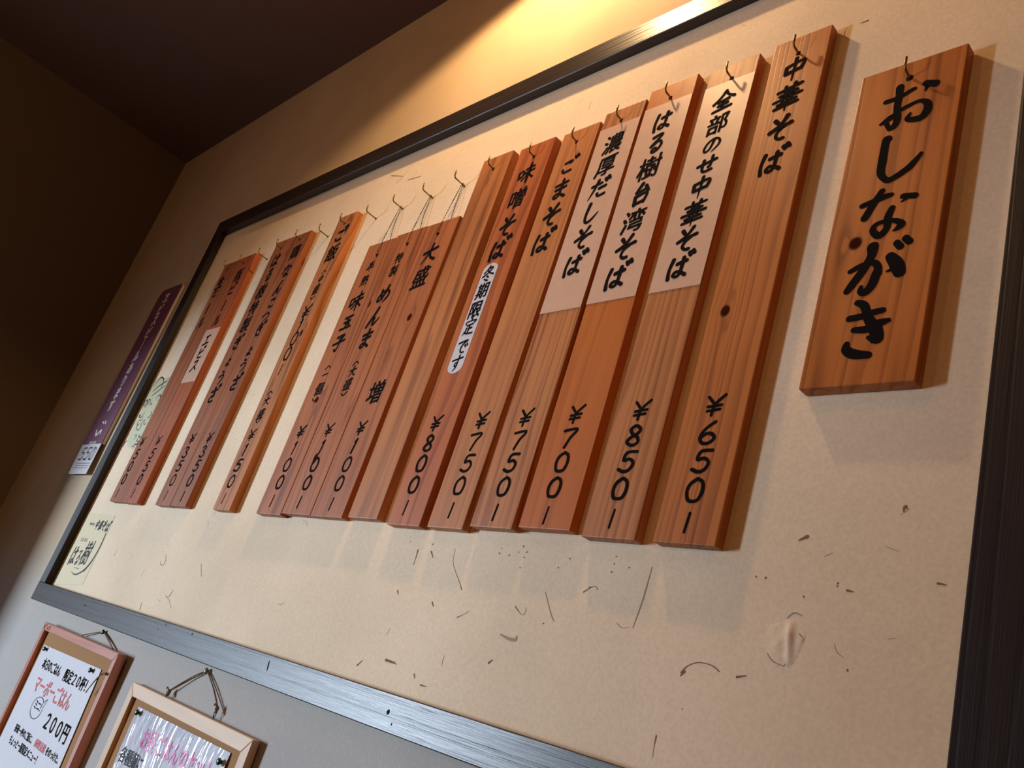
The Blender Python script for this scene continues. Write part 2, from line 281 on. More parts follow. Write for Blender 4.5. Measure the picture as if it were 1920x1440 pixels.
# blistered patch where the washi has lifted
bm = bmesh.new(); nx = 22
grid = [[None]*(nx+1) for _ in range(nx+1)]
for i in range(nx+1):
    for j in range(nx+1):
        u, v = i/nx*2-1, j/nx*2-1; r = math.hypot(u, v)*(1.15 + 0.55*noise.noise(Vector((math.cos(math.atan2(v, u))*1.3, math.sin(math.atan2(v, u))*1.3, 5.1))))
        h = 0.0012*max(0, 1-r*r)*(0.55 + 0.9*noise.noise(Vector((u*2.2+4, v*2.6, 1.7)))) + 0.0024*max(0, 1-abs(u-0.25+0.2*v)*4.5)*max(0, 1-r*r)
        grid[i][j] = bm.verts.new((-0.4095 + u*0.021, -0.0012 - max(0, h) + (0 if r < 1 else 0.0008) + (0.0002 if r > 0.9 else 0), 1.245 + v*0.028))
for i in range(nx):
    for j in range(nx): bm.faces.new((grid[i][j], grid[i+1][j], grid[i+1][j+1], grid[i][j+1]))
o = flat('blister', bm, M_panel, fr)
for p in o.data.polygons: p.use_smooth = True

# ---------------------------------------------------------------- brush lettering
G = {
'中':'20,32 21,60;20,32 80,25 76,57;24,60 76,55;50,6 50,96t',
'華':'12,21 88,15;36,7 38,28;66,5 61,27;24,39 78,34;6,54 94,48;36,34 36,68;65,32 64,66;22,70 80,65;14,82 88,78;50,26 50,99t',
'そ':'26,12 38,26;66,6 48,34 16,53;16,53 50,44 86,39;66,43 46,58 42,76 54,89 68,90',
'は':'22,16 15,55 20,90;42,38 80,33;62,18 62,74 50,87 37,80 44,69 62,74 82,87',
'ば':'20,20 13,55 18,90;40,40 74,35;60,22 60,74 48,87 35,80 42,69 60,74 80,87;76,8 83,18;89,3 96,13',
'る':'28,17 70,13 28,58;28,58 60,42 77,60 66,84 44,90 38,79 50,72 62,84',
'の':'56,24 44,68 25,80 15,62 28,34 58,22 83,38 84,62 56,90t',
'せ':'8,48 92,38;70,16 70,56 62,66;32,26 33,70 46,84 80,82',
'だ':'12,30 58,24;38,8 28,50 12,88t;54,48 82,44;50,70 60,83 88,80;72,10 80,20;86,5 93,15',
'し':'34,8 28,58 38,86 60,84 86,56t',
'ご':'28,30 68,25 58,35;24,64 34,80 74,78;78,10 86,20;91,4 98,14',
'ま':'20,28 80,23;26,48 76,43;52,6 52,72 38,87 25,79 34,68 54,72 82,88',
'大':'10,43 90,34;52,8 44,52 12,92t;48,46 64,72 94,88',
'め':'26,28 34,54 46,72;64,14 50,58 28,80 15,68 30,44 62,36 85,50 82,72 60,90t',
'ん':'56,6 12,90;20,72 40,50 50,56 50,76 60,86 90,58t',
'玉':'20,22 80,17;26,48 74,43;10,84 92,77;50,20 50,80;64,57 75,68',
'子':'24,21 76,14 54,36;52,36 57,70 50,93 36,84;8,55 94,45',
'全':'50,4 30,34 6,54;50,6 68,30 96,46;28,54 72,48;32,72 70,67;12,93 90,88;50,50 50,90',
'台':'44,6 26,38 34,40 70,33;62,20 78,42;28,56 32,90;28,57 75,51 70,86;32,86 70,82',
'味':'8,36 12,68;8,36 33,32 32,62;12,66 32,61;46,30 88,24;40,50 96,43;66,6 66,96;64,48 52,68 36,82;68,48 78,66 98,82',
'な':'14,30 56,24;40,8 30,40 14,62;72,22 90,34;64,42 64,76 50,89 37,80 46,70 64,74 86,89',
'こ':'28,28 72,24 64,34;24,64 36,80 78,76',
'つ':'8,44 50,28 84,38 84,60 46,86t',
'う':'40,12 60,20;20,46 54,34 76,46 70,72 42,94t',
'ょ':'52,32 52,76 40,88 30,79 40,70 54,74 74,88;52,52 74,48',
'ぎ':'24,26 70,20;20,46 74,39;44,8 66,62;28,66 36,85 72,85;80,6 86,15;92,1 97,10',
'ざ':'20,32 80,25;44,10 66,58;40,60 66,57;26,68 36,86 72,86;80,4 86,13;92,0 97,9',
'ビ':'26,18 28,76 44,86 80,84;76,36 30,52;70,8 77,18;86,3 92,13',
'ー':'50,12 50,88',
'ル':'36,20 34,56 12,88t;62,14 60,82 72,76 94,52t',
'生':'34,10 16,46;28,32 80,26;26,57 76,51;6,88 94,82;54,6 54,84',
'エ':'26,24 76,19;50,22 48,78;12,82 90,75',
'ス':'24,20 72,15 50,54 14,88;52,52 68,66 88,84',
'半':'28,14 38,30;74,10 60,28;20,42 80,36;6,64 94,56;50,6 50,98t',
'一':'12,54 88,44',
'で':'12,28 84,20 50,40 42,66 56,86 78,88;72,46 79,56;86,40 93,50',
'す':'10,32 92,26;58,8 58,60 46,70 38,58 48,48 60,58 54,80 38,95t',
'定':'50,4 50,16;14,32 16,20 86,18 80,30;28,42 74,38;50,42 50,86;50,62 74,60;32,56 28,74 12,94t;24,78 46,90 92,92',
'冬':'44,4 32,24 12,42;36,20 72,16 48,44 10,64;36,28 60,48 94,62;46,66 60,74;34,82 60,94',
'特':'24,14 12,36;18,34 42,30;8,60 42,52;28,6 28,96;50,24 84,20;66,8 66,40;44,42 94,37;48,60 92,55;76,44 76,90 64,86;56,68 64,78',
'半熱':'',
'（':'10,72 50,42 90,68','）':'10,32 50,60 90,30',
'¥':'14,6 50,46;92,0 50,46 44,98;20,56 82,48;20,76 78,69',
'0':'52,6 28,26 20,56 30,88 50,94 70,86 80,54 74,20 52,6',
'1':'58,6 44,94;42,22 58,6','5':'84,8 40,12 32,46 58,40 78,58 68,86 44,95 18,86',
'6':'70,5 36,34 20,68 34,92 60,92 78,72 64,54 42,54 24,68','7':'16,16 82,8 56,50 38,96',
'8':'70,20 50,6 28,22 42,44 66,58 74,80 50,95 24,80 34,60 60,44 72,26 66,14',
'3':'24,16 52,5 74,22 46,44 76,62 70,86 44,96 18,84','2':'22,24 46,6 76,22 66,48 20,90;20,90 84,86','-':'52,14 46,88'}
CN = [0]
def brush(bm, ch, cx, cz, sx, sz, y, wt=0.098, wild=0.5):
    digit = ch in '0123456789-¥'
    for st in G[ch].split(';'):
        tp = st.endswith('t'); st = st.rstrip('t')
        pts = [tuple(float(a) for a in q.split(',')) for q in st.split()]
        n = len(pts); o = []
        em = (sx + sz)*0.5*wt*(1.18 if digit else 1.22)*(0.70 if ch == '-' else 1.0)
        dense = len(G[ch].split(';')) > 7
        for k, (a, b_) in enumerate(pts):
            t = k/(n-1); w = 1.0
            if not digit: w = 1.12 if k == 0 else (1.08 if k == n-1 else 0.88)
            if tp and k == n-1: w = 0.35
            if dense: w *= 0.78
            o.append((cx + (a-50)/100*sx + (0 if digit else -(b_-50)/100*sx*0.04) + RN.uniform(-1, 1)*0.006*sx, cz - (b_-50)/100*sz + (0 if digit else (a-50)/100*sz*0.10) + RN.uniform(-1, 1)*0.006*sz, em*w*(1 + RN.uniform(-0.07, 0.07)*wild*2)))
        # straight corner strokes keep their corner, round ones are smoothed
        CN[0] = (CN[0] + 1) % 9
        ribbon(bm, o, y - CN[0]*0.00005, 1, 5)
def font(bm, text, cx, cz, size, y, sx=1.0, off=0.018, shear=0.10, italic=0.0, align='CENTER', rot=0.0, wob=0.012):
    cu = bpy.data.curves.new('glyph', 'FONT'); cu.body = text; cu.align_x = align; cu.align_y = 'CENTER' ; cu.size = 1.0;  cu.resolution_u = 3
    ob = bpy.data.objects.new('glyph', cu); me = bpy.data.meshes.new_from_object(ob)
    b = bmesh.new(); b.from_mesh(me); vs = [v.co.copy() for v in b.verts]
    if align == 'CENTER' and len(text) == 1 and vs:
        mx = (min(v.x for v in vs) + max(v.x for v in vs))/2; mz = (min(v.y for v in vs) + max(v.y for v in vs))/2
    else: mx = 0; mz = 0
    cr, sr = math.cos(rot), math.sin(rot); vm = []
    for v in vs:
        a, c = v.x - mx, v.y - mz
        if wob: nn = noise.noise_vector(Vector((a*4 + cx*90, c*4, cz*70))); a += nn.x*wob*2; c += nn.y*wob*2
        c += a*shear; a += c*italic; a *= size*sx; c *= size
        vm.append((cx + a*cr - c*sr, cz + a*sr + c*cr))
    b.verts.index_update(); d = off*size
    # the pen's width: the outline laid down five times, a hair apart
    for k, (ox, oz) in enumerate(((0, 0), (d, d*0.6), (-d, d*0.6), (d*0.7, -d), (-d*0.7, -d)) if off else ((0, 0),)):
        nv = [bm.verts.new((q[0] + ox, y - k*0.00005, q[1] + oz)) for q in vm]
        for f in b.faces: bm.faces.new([nv[v.index] for v in f.verts])
    b.free(); bpy.data.meshes.remove(me); bpy.data.objects.remove(ob); bpy.data.curves.remove(cu)
def write(bm, ch, cx, cz, sx, sz, y, wt=0.098):
    if ch in G and G[ch]: brush(bm, ch, cx, cz, sx, sz, y, wt)
    else: font(bm, ch, cx, cz, sz*0.98, y - 0.00005, sx=sx/sz, off=0.020, shear=0.13, italic=0.03)

# ---------------------------------------------------------------- wooden menu boards
T_ = 0.016
PZ = (1.4725, 1.4412, 1.4100, 1.3778, 1.3435)     # price column: yen sign, three digits, dash
LT, DK = srgb(214, 146, 88), srgb(150, 84, 44)
TONE = {'amber': (srgb(188, 112, 54), srgb(124, 64, 32)), 'red': (srgb(184, 104, 58), srgb(134, 66, 36)), 'tan': (srgb(190, 122, 72), srgb(122, 68, 38)), 'orange': (srgb(190, 106, 46), srgb(150, 76, 32)), 'brown': (srgb(178, 106, 62), srgb(116, 62, 36)), 'dark': (srgb(160, 94, 56), srgb(104, 56, 34)), 'darkred': (srgb(168, 90, 52), srgb(118, 58, 34))}
def price(s): return [(c, z, {'¥': 0.0240, '-': 0.0275}.get(c, 0.0275), 'p') for c, z in zip('¥' + s + '-', PZ)]
# key, top-left x, top-right x, bottom-left x, bottom-right x, top z, bottom z, tone, ring frequency, knots, glyph column x, glyphs (char, z, size), label
BOARDS = [
 ('P1', -0.5638, -0.4856, -0.5640, -0.4890, 1.9905, 1.3212, 'amber', 150, [(0.0213, 0.269, 0.0058, 0.0072)], -0.527, [('中',1.9359,.037),('華',1.8911,.040),('そ',1.8414,.038),('ば',1.7933,.038)] + price('650'), 'tall amber menu board priced 650 yen, nearest the large sign, bare wood'),
 ('P2', -0.6620, -0.5845, -0.6625, -0.5866, 1.9890, 1.3213, 'tan', 130, [], -0.6245, [('全',1.924,.033),('部',1.885,.033),('の',1.8507,.030),('せ',1.8186,.031),('中',1.7828,.034),('華',1.7436,.037),('そ',1.7038,.036),('ば',1.6649,.037)] + price('850'), 'tall bare-bottomed menu board priced 850 yen, second from right among the priced boards'),
 ('P3', -0.7660, -0.6832, -0.7644, -0.6805, 1.9975, 1.3268, 'orange', 70, [], -0.7240, [('は',1.9277,.037),('る',1.8868,.035),('樹',1.8452,.039),('台',1.8004,.038),('湾',1.7571,.038),('そ',1.7137,.039),('ば',1.6701,.040)] + price('700'), 'tall orange menu board with pasted paper label, priced 700 yen'),
 ('P4', -0.8490, -0.7708, -0.8518, -0.7746, 1.9863, 1.3238, 'tan', 150, [], -0.8118, [('濃',1.9175,.036),('厚',1.8761,.037),('だ',1.8341,.037),('し',1.7923,.038),('そ',1.7492,.038),('ば',1.7063,.039)] + price('750'), 'menu board priced 750 yen with a pinkish pasted paper label on its upper half'),
 ('P5', -0.9330, -0.8560, -0.9370, -0.8638, 1.9762, 1.3188, 'tan', 110, [], -0.8975, [('ご',1.9033,.034),('ま',1.8589,.038),('そ',1.8108,.040),('ば',1.7639,.042)] + price('750'), 'bare wood menu board priced 750 yen, right of the board with the white strip'),
 ('P6', -1.0350, -0.9530, -1.0295, -0.9528, 1.9812, 1.3182, 'red', 60, [], -0.9975, [('味',1.920,.038),('噌',1.8705,.040),('そ',1.8168,.040),('ば',1.7734,.042)] + price('800'), 'reddish menu board with a white strip sticker, priced 800 yen'),
 ('P7', -1.1325, -1.0556, -1.1325, -1.0560, 1.9885, 1.3242, 'tan', 55, [], -1.095, [], 'tall blank menu board with no writing'),
 ('P8', -1.2335, -1.1415, -1.2395, -1.1478, 1.8745, 1.3222, 'brown', 75, [(0.0626, 0.354, 0.0058, 0.0072)], -1.1905, [('大',1.8074,.042),('盛',1.7584,.044),('増',1.5367,.042)] + price('100'), 'short chain-hung menu board priced 100 yen, rightmost of the three'),
 ('P9', -1.3275, -1.2347, -1.3325, -1.2408, 1.8760, 1.3229, 'brown', 95, [(0.0033, 0.403, 0.006, 0.008), (0.0376, 0.098, 0.006, 0.009)], -1.2885, [('特',1.8179,.024),('製',1.7905,.024),('め',1.7412,.042),('ん',1.6925,.040),('ま',1.648,.040),('（',1.6021,.019),('大',1.5846,.022),('盛',1.5596,.024),('）',1.5392,.019)] + price('100'), 'short chain-hung menu board priced 100 yen, middle of the three'),
 ('P10', -1.4192, -1.3287, -1.4195, -1.3337, 1.8730, 1.3194, 'brown', 85, [(0.0473, 0.215, 0.005, 0.006)], -1.3802, [('半',1.8172,.024),('熱',1.7871,.024),('味',1.7407,.042),('玉',1.6948,.036),('子',1.6522,.038),('（',1.6024,.019),('一',1.586,.020),('個',1.5573,.026),('）',1.5345,.019)] + price('100'), 'short chain-hung menu board priced 100 yen, leftmost of the three'),
 ('P11', -1.6040, -1.5310, -1.5935, -1.5240, 1.9875, 1.3208, 'tan', 90, [(0.0421, 0.628, 0.005, 0.010), (0.0462, 0.374, 0.005, 0.008)], -1.5665, [('ご',1.9342,.040),('飯',1.8898,.042),('（',1.8448,.019),('中',1.8245,.021),('盛',1.8003,.024),('）',1.7782,.019),('¥',1.7458,.031),('1',1.7122,.032),('0',1.6844,.031),('0',1.6506,.031),('-',1.6145,.030),('（',1.5646,.019),('大',1.5461,.022),('盛',1.5175,.024),('）',1.5002,.019)] + price('150'), 'single menu board with two prices, 100 and 150 yen'),
 ('P12', -1.7960, -1.7165, -1.7975, -1.7208, 1.9838, 1.3219, 'dark', 80, [], -1.7530, [('鶏',1.9331,.038),('な',1.8823,.036),('ん',1.8368,.036),('こ',1.7987,.034),('つ',1.7636,.034),('ぎ',1.7302,.036),('ょ',1.6804,.032),('う',1.6418,.036),('ざ',1.5998,.040)] + price('350'), 'right one of the two joined menu boards priced 350 yen'),
 ('P13', -1.8790, -1.7968, -1.8740, -1.7983, 1.9855, 1.3214, 'dark', 100, [], -1.8392, [('は',1.9299,.040),('る',1.888,.036),('樹',1.8432,.040),('特',1.7989,.038),('製',1.7548,.040),('ぎ',1.7074,.038),('ょ',1.6634,.032),('う',1.6208,.036),('ざ',1.5776,.042)] + price('350'), 'left one of the two joined menu boards priced 350 yen'),
 ('P14', -2.0635, -1.9780, -2.0655, -1.9790, 1.9795, 1.3216, 'darkred', 70, [], -2.0260, [('瓶',1.923,.038),('ビ',1.8821,.036),('ー',1.8352,.034),('ル',1.7926,.036),('エ',1.738,.034),('ビ',1.7025,.034),('ス',1.668,.034)] + price('550'), 'menu board with a small paper label halfway down, priced 550 yen'),
 ('P15', -2.1520, -2.0643, -2.1518, -2.0663, 1.9780, 1.3224, 'dark', 60, [], -2.1240, [('生',1.9182,.036),('ビ',1.8896,.032),('ー',1.8406,.034),('ル',1.8003,.036)] + price('500'), 'leftmost menu board, priced 500 yen'),
]
# pasted paper labels on the plank faces: (z top, z bottom)
OVER = {'P2': (1.9575, 1.6325), 'P3': (1.9610, 1.6335), 'P4': (1.9535, 1.6318)}
def plank(xa, xb, xc, xd, zt, zb, y0=0.0014, t=T_, round_=0.0012):
    bm = bmesh.new(); yf = -y0 - t + 0.0014; yb = -y0 - 0.0002; n = 1
    hexa(bm, [(xc,yf,zb),(xd,yf,zb),(xb,yf,zt),(xa,yf,zt),(xc,yb,zb),(xd,yb,zb),(xb,yb,zt),(xa,yb,zt)])
    bevel(bm, round_, 2); return bm
GAP = 0.0004
for key, xa, xb, xc, xd, zt, zb, tone, freq, knots, gx, glyphs, label in BOARDS:
    t = thing('menu_board', ((xc + xd)/2, 0, zb), label, 'menu board', 'wooden menu boards hanging on the cream panel')
    lt, dk = TONE[tone]
    # object coordinates start at the board's empty: shift knots from the left edge to its centre
    ks = [(kx - (xd - xc)/2, kz, rx, rz) for kx, kz, rx, rz in knots]
    mw = wood('board_wood_' + key.lower(), lt, dk, hash_ := sum(map(ord, key))*0.37, ks, freq=freq, rough=0.45, spec=0.22)
    bm = plank(xa + GAP, xb - GAP, xc + GAP, xd - GAP, zt, zb)
    for v in bm.verts: v.co.x -= t.location.x; v.co.z -= t.location.z
    o = obj('plank', bm, mw, t); o.location = (0, 0, 0)
    yf = -T_
    # dark drilled hole
    if key not in ('P8', 'P9', 'P10'): hx, hz = {'P1': (-0.5262, 1.9613), 'P2': (-0.6222, 1.9614), 'P3': (-0.7240, 1.9690), 'P4': (-0.8115, 1.9610), 'P5': (-0.8977, 1.9504), 'P6': (-0.9930, 1.9526), 'P7': (-1.0954, 1.9597), 'P11': (-1.5700, 1.9644), 'P12': (-1.7590, 1.9680), 'P13': (-1.8430, 1.9621), 'P14': (-2.0275, 1.9579), 'P15': (-2.1170, 1.9600)}[key]
    else: hx, hz = {'P8': (-1.1899, 1.847), 'P9': (-1.2787, 1.8458), 'P10': (-1.3735, 1.8417)}[key]
    bm = bmesh.new(); blob(bm, hx, hz, 0.0034, 0.0036, yf - 0.0001, 0, 14, 0.02); flat('hole', bm, M_hole, t)
    yt = yf - 0.0002
    if key in OVER:
        z1, z0 = OVER[key]; bm = bmesh.new(); ly = yf - 0.0009
        fa = (zt - z1)/(zt - zb); fb = (zt - z0)/(zt - zb)
        hexa(bm, [(xa+(xc-xa)*fb+.0006,ly,z0),(xb+(xd-xb)*fb-.0008,ly,z0),(xb+(xd-xb)*fa-.0008,ly,z1),(xa+(xc-xa)*fa+.0006,ly,z1),(xa+(xc-xa)*fb+.0006,yf-.0002,z0),(xb+(xd-xb)*fb-.0008,yf-.0002,z0),(xb+(xd-xb)*fa-.0008,yf-.0002,z1),(xa+(xc-xa)*fa+.0006,yf-.0002,z1)])
        o = obj('paper_label', bm, M_label, t); o['label'] = 'pinkish pasted paper label'
        yt = ly - 0.0002
    if key == 'P14':
        bm = bmesh.new(); box(bm, -2.0605, -1.9800, yf - 0.0007, yf - 0.0002, 1.6235, 1.7690); o = obj('paper_label', bm, M_label, t); o['label'] = 'small pinkish paper label'
    if key == 'P6':      # white strip sticker with round ends
        bm = bmesh.new(); pts = []; cxs, hw, za, zc_ = -1.0005, 0.0170, 1.5535, 1.7475
        for k in range(9): a = math.pi*k/8; pts.append((cxs + hw*math.cos(a), zc_ - 0.012 + 0.012*math.sin(a)))
        for k in range(9): a = math.pi + math.pi*k/8; pts.append((cxs + hw*math.cos(a), za + 0.012 + 0.012*math.sin(a)))
        f = bm.faces.new([bm.verts.new((x, yf - 0.0004, z)) for x, z in pts]); e = bmesh.ops.extrude_face_region(bm, geom=[f])
        for v in e['geom']:
            if isinstance(v, bmesh.types.BMVert): v.co.y += 0.0002
        st = obj('strip_sticker', bm, M_white, t); st['label'] = 'white strip sticker with rounded ends'
        for ch, z, s in (('冬',1.7281,.031),('期',1.697,.031),('限',1.6631,.033),('定',1.6334,.031),('で',1.5992,.030),('す',1.5711,.030)): bm = bmesh.new(); write(bm, ch, cxs, z, s*0.88, s, yf - 0.0006, 0.085); flat('character', bm, M_ink, t)
    if glyphs:
        for g in glyphs:
            bm = bmesh.new(); ch, z, s = g[:3]
            if len(g) == 4: write(bm, ch, gx, z, s*1.10, s, yf - 0.0002, 0.118)
            else:
                pr = ch in '¥10-（）'; y_ = yt if not (key == 'P14' and 1.62 < z < 1.77) else yf - 0.0009
                write(bm, ch, gx, z, s*(1.0 if s < 0.03 or pr else 1.02), s*1.08, y_, 0.112 if s > 0.03 else 0.10)
            flat('character', bm, M_ink, t)

# large title board
t = thing('title_board', (-0.378, 0, 1.484), 'large wide amber board with five big characters and no price', 'menu board')
bm = plank(-0.4302, -0.3175, -0.4336, -0.3224, 1.8782, 1.4838, t=0.0175); 
for v in bm.verts: v.co.x -= t.location.x; v.co.z -= t.location.z
o = obj('plank', bm, wood('title_board_wood', srgb(190, 112, 50), srgb(122, 60, 24), 2.2, [(-0.0243, 0.1631, 0.0068, 0.0075)], freq=95, rough=0.45, spec=0.22), t); o.location = (0, 0, 0)
bm = bmesh.new(); blob(bm, -0.3749, 1.8548, 0.0040, 0.0042, -0.0176, 0, 14, 0.02); flat('hole', bm, M_hole, t)
SIGN= [[(-0.397,1.8297,0.0065),(-0.3835,1.8306,0.0061),(-0.3709,1.8357,0.0056),(-0.3675,1.8366,0.0052)],[(-0.3839,1.8452,0.0091),(-0.3833,1.8336,0.0082),(-0.3833,1.8172,0.0078),(-0.381,1.8001,0.0078),(-0.383,1.7918,0.0078),(-0.3873,1.7894,0.0065)],[(-0.3828,1.8078,0.0069),(-0.3894,1.8042,0.0082),(-0.3983,1.7992,0.0039)],[(-0.3893,1.7921,0.0052),(-0.3933,1.8006,0.0052)],[(-0.3824,1.8107,0.0052),(-0.3712,1.8145,0.0056),(-0.3601,1.8169,0.0048),(-0.3519,1.8119,0.0074),(-0.35,1.8022,0.0091),(-0.3549,1.7933,0.0087),(-0.3655,1.7938,0.0069),(-0.3701,1.797,0.0056),(-0.3678,1.8026,0.0035)],[(-0.356,1.8398,0.0078),(-0.3457,1.8349,0.0091)],[(-0.3539,1.8348,0.0052),(-0.3555,1.8294,0.0022)],[(-0.3881,1.7752,0.0113),(-0.3892,1.7692,0.0091),(-0.3891,1.7467,0.0095),(-0.3887,1.7329,0.0087),(-0.3849,1.7241,0.0069),(-0.3774,1.7195,0.0074),(-0.3622,1.7277,0.0082),(-0.3557,1.7345,0.0074),(-0.3492,1.7446,0.0039)],[(-0.4021,1.6932,0.0069),(-0.3886,1.6965,0.0074),(-0.3813,1.6986,0.0078),(-0.3731,1.6996,0.0056)],[(-0.3837,1.7072,0.0069),(-0.3886,1.6965,0.0082),(-0.3972,1.6765,0.0087)],[(-0.3605,1.6942,0.0069),(-0.3486,1.6918,0.0074)],[(-0.3571,1.6901,0.0035),(-0.3615,1.6877,0.0017)],[(-0.37,1.6823,0.0069),(-0.3726,1.6716,0.0082),(-0.3722,1.6581,0.0074),(-0.3789,1.6508,0.0082),(-0.3861,1.6588,0.0069),(-0.3833,1.6658,0.0052),(-0.3723,1.6671,0.0052),(-0.3632,1.6648,0.0061),(-0.3574,1.6598,0.0078),(-0.3605,1.6561,0.0061),(-0.3645,1.6531,0.0022)],[(-0.3591,1.6379,0.0074),(-0.3552,1.6327,0.0078)],[(-0.3511,1.6416,0.0078),(-0.3469,1.6368,0.0078)],[(-0.3829,1.6384,0.0122),(-0.3827,1.6287,0.0095),(-0.3861,1.6189,0.0087),(-0.3896,1.6106,0.0091),(-0.3973,1.5973,0.0091),(-0.4018,1.5895,0.0074)],[(-0.4022,1.6129,0.0056),(-0.3919,1.6175,0.0069),(-0.3802,1.6194,0.0069),(-0.3746,1.614,0.0078),(-0.3737,1.6052,0.0091),(-0.3745,1.6059,0.0095),(-0.3773,1.5928,0.0095),(-0.3828,1.5853,0.0082),(-0.3878,1.587,0.0065),(-0.3879,1.5922,0.0043)],[(-0.3632,1.6228,0.0104),(-0.3561,1.6128,0.0139),(-0.3519,1.6027,0.0122)],[(-0.3644,1.606,0.0026),(-0.3576,1.608,0.0052)],[(-0.3939,1.5571,0.0074),(-0.3815,1.558,0.0074),(-0.3725,1.5607,0.0074),(-0.362,1.562,0.0065)],[(-0.3873,1.5436,0.0065),(-0.3749,1.5431,0.0087),(-0.3642,1.5477,0.0095),(-0.3551,1.55,0.0052)],[(-0.3885,1.5745,0.0069),(-0.3811,1.5699,0.0087),(-0.3754,1.5558,0.0095),(-0.3661,1.5416,0.013),(-0.3629,1.5316,0.0122)],[(-0.372,1.5339,0.0043),(-0.3658,1.5303,0.0078)],[(-0.3922,1.5287,0.0065),(-0.3915,1.5222,0.0095),(-0.383,1.5168,0.0104),(-0.3691,1.5145,0.0078)]]
for a_, b_ in ((0, 7), (7, 8), (8, 13), (13, 19), (19, 24)):
    bm = bmesh.new()
    for i in range(a_, b_): ribbon(bm, SIGN[i], -0.0178 - (i % 7)*0.00002, 1.0, 7)
    flat('character', bm, M_ink, t)

# ---------------------------------------------------------------- L hooks screwed into the wall through the boards
def hook_mesh(arm, rise, tilt, base_y):
    bm = bmesh.new(); r = 0.00135
    pts = [(0, base_y, 0), (0, base_y - arm*0.5, 0.0004), (tilt*0.2, base_y - arm*0.88, 0.001), (tilt*0.4, base_y - arm, 0.0032), (tilt*0.7, base_y - arm - 0.0005, rise*0.6), (tilt, base_y - arm - 0.0008, rise)]
    tube(bm, pts, r, 8); tube(bm, [(0, base_y, 0), (0, base_y - 0.0012, 0)], 0.0028, 10); return bm
HK = [('P0', -0.3749, 1.8548, 'on the large title board'), ('P1', -0.5262, 1.9613, 'on the first tall board left of the title board'), ('P2', -0.6222, 1.9614, 'on the second tall board left of the title board'), ('P3', -0.7240, 1.9690, 'on the tall orange board with a pasted label'), ('P4', -0.8115, 1.9610, 'on the fourth tall board left of the title board'), ('P5', -0.8977, 1.9504, 'on the tall board between the labelled one and the stickered one'), ('P6', -0.9930, 1.9526, 'on the tall board with the white strip sticker'), ('P7', -1.0954, 1.9597, 'on the blank board'),
 ('P11', -1.5700, 1.9644, 'on the lone board with two prices'), ('P12', -1.7590, 1.9680, 'on the right board of the second pair from the left'), ('P13', -1.8430, 1.9621, 'on the left board of the second pair from the left'), ('P14', -2.0275, 1.9579, 'on the board with a small pink label, second from left'), ('P15', -2.1170, 1.9600, 'on the leftmost board of all')]
for key, x, z, txt in HK:
    t = thing('wall_hook', (x, 0, z), 'thin bent metal hook ' + txt, 'hook', 'hooks holding the boards')
    bm = hook_mesh(0.0295 if key != 'P0' else 0.031, 0.0165, RN.uniform(-0.0015, 0.0015), -0.0005)
    me = bpy.data.meshes.new('wall_hook'); bmesh.ops.recalc_face_normals(bm, faces=bm.faces); bm.to_mesh(me); bm.free(); me.materials.append(M_brass)
    for p in me.polygons: p.use_smooth = True
    C.objects.unlink(t); bpy.data.objects.remove(t)
    o = bpy.data.objects.new('wall_hook', me); C.objects.link(o); o.location = (x, 0, z); tag(o, 'thin bent metal hook ' + txt, 'hook', 'hooks holding the boards')
EH = [(-1.4706, 1.9616, 'empty bent hook right of the two-price board'), (-1.6553, 1.9609, 'empty bent hook left of the two-price board'), (-1.9332, 1.9597, 'empty bent hook between the 350 yen and 550 yen boards'),
      (-1.3786, 1.9617, 'bent hook with a bead chain, leftmost of three'), (-1.2833, 1.9616, 'bent hook with a bead chain, middle of three'), (-1.1894, 1.9615, 'bent hook with a bead chain, rightmost of three')]
for x, z, txt in EH:
    bm = hook_mesh(0.027, 0.0150, RN.uniform(-0.002, 0.002), -0.0010)
    me = bpy.data.meshes.new('wall_hook'); bmesh.ops.recalc_face_normals(bm, faces=bm.faces); bm.to_mesh(me); bm.free(); me.materials.append(M_brass)
    for p in me.polygons: p.use_smooth = True
    o = bpy.data.objects.new('wall_hook', me); C.objects.link(o); o.location = (x, 0, z); tag(o, txt, 'hook', 'hooks beside the boards')
# bead chains
for hx, bx, bz, pos in ((-1.1894, -1.1899, 1.847, 'rightmost'), (-1.2833, -1.2787, 1.8458, 'middle'), (-1.3786, -1.3735, 1.8417, 'leftmost')):
    bm = bmesh.new(); hz = 1.9616; rb = 0.00115
    top = (hx, -0.0075, hz + 0.0016)
    front = crom([top, (hx*0.6+bx*0.4, -0.0135, hz - (hz-bz)*0.45), (bx, -0.0182, bz + 0.012), (bx, -0.0176, bz + 0.001)], 20)
    back = crom([(hx, -0.0052, hz + 0.0012), (hx - 0.001, -0.0045, hz - 0.04), (bx + 0.0012, -0.0030, 1.880), (bx + 0.0012, -0.0026, 1.8772)], 20)
    loop = crom([top, (hx, -0.0064, hz + 0.0032), (hx, -0.0052, hz + 0.0012)], 8)
    for path in (front, back, loop):
        acc = 1.0; last = None
        for p in path:
            if last is not None: acc += (Vector(p)-Vector(last)).length
            if acc >= 0.0029 or last is None: ball(bm, p, rb, 6); acc = 0 if last is not None else 0
            last = p
        tube(bm, path, 0.00035, 4)
    ball(bm, (bx, -0.0182, bz + 0.001), 0.0022, 8)
    o = obj('bead_chain', bm, M_chain, smooth=True); tag(o, f'dark bead chain hanging a short 100 yen board, {pos} of three', 'chain', 'bead chains of the short boards')

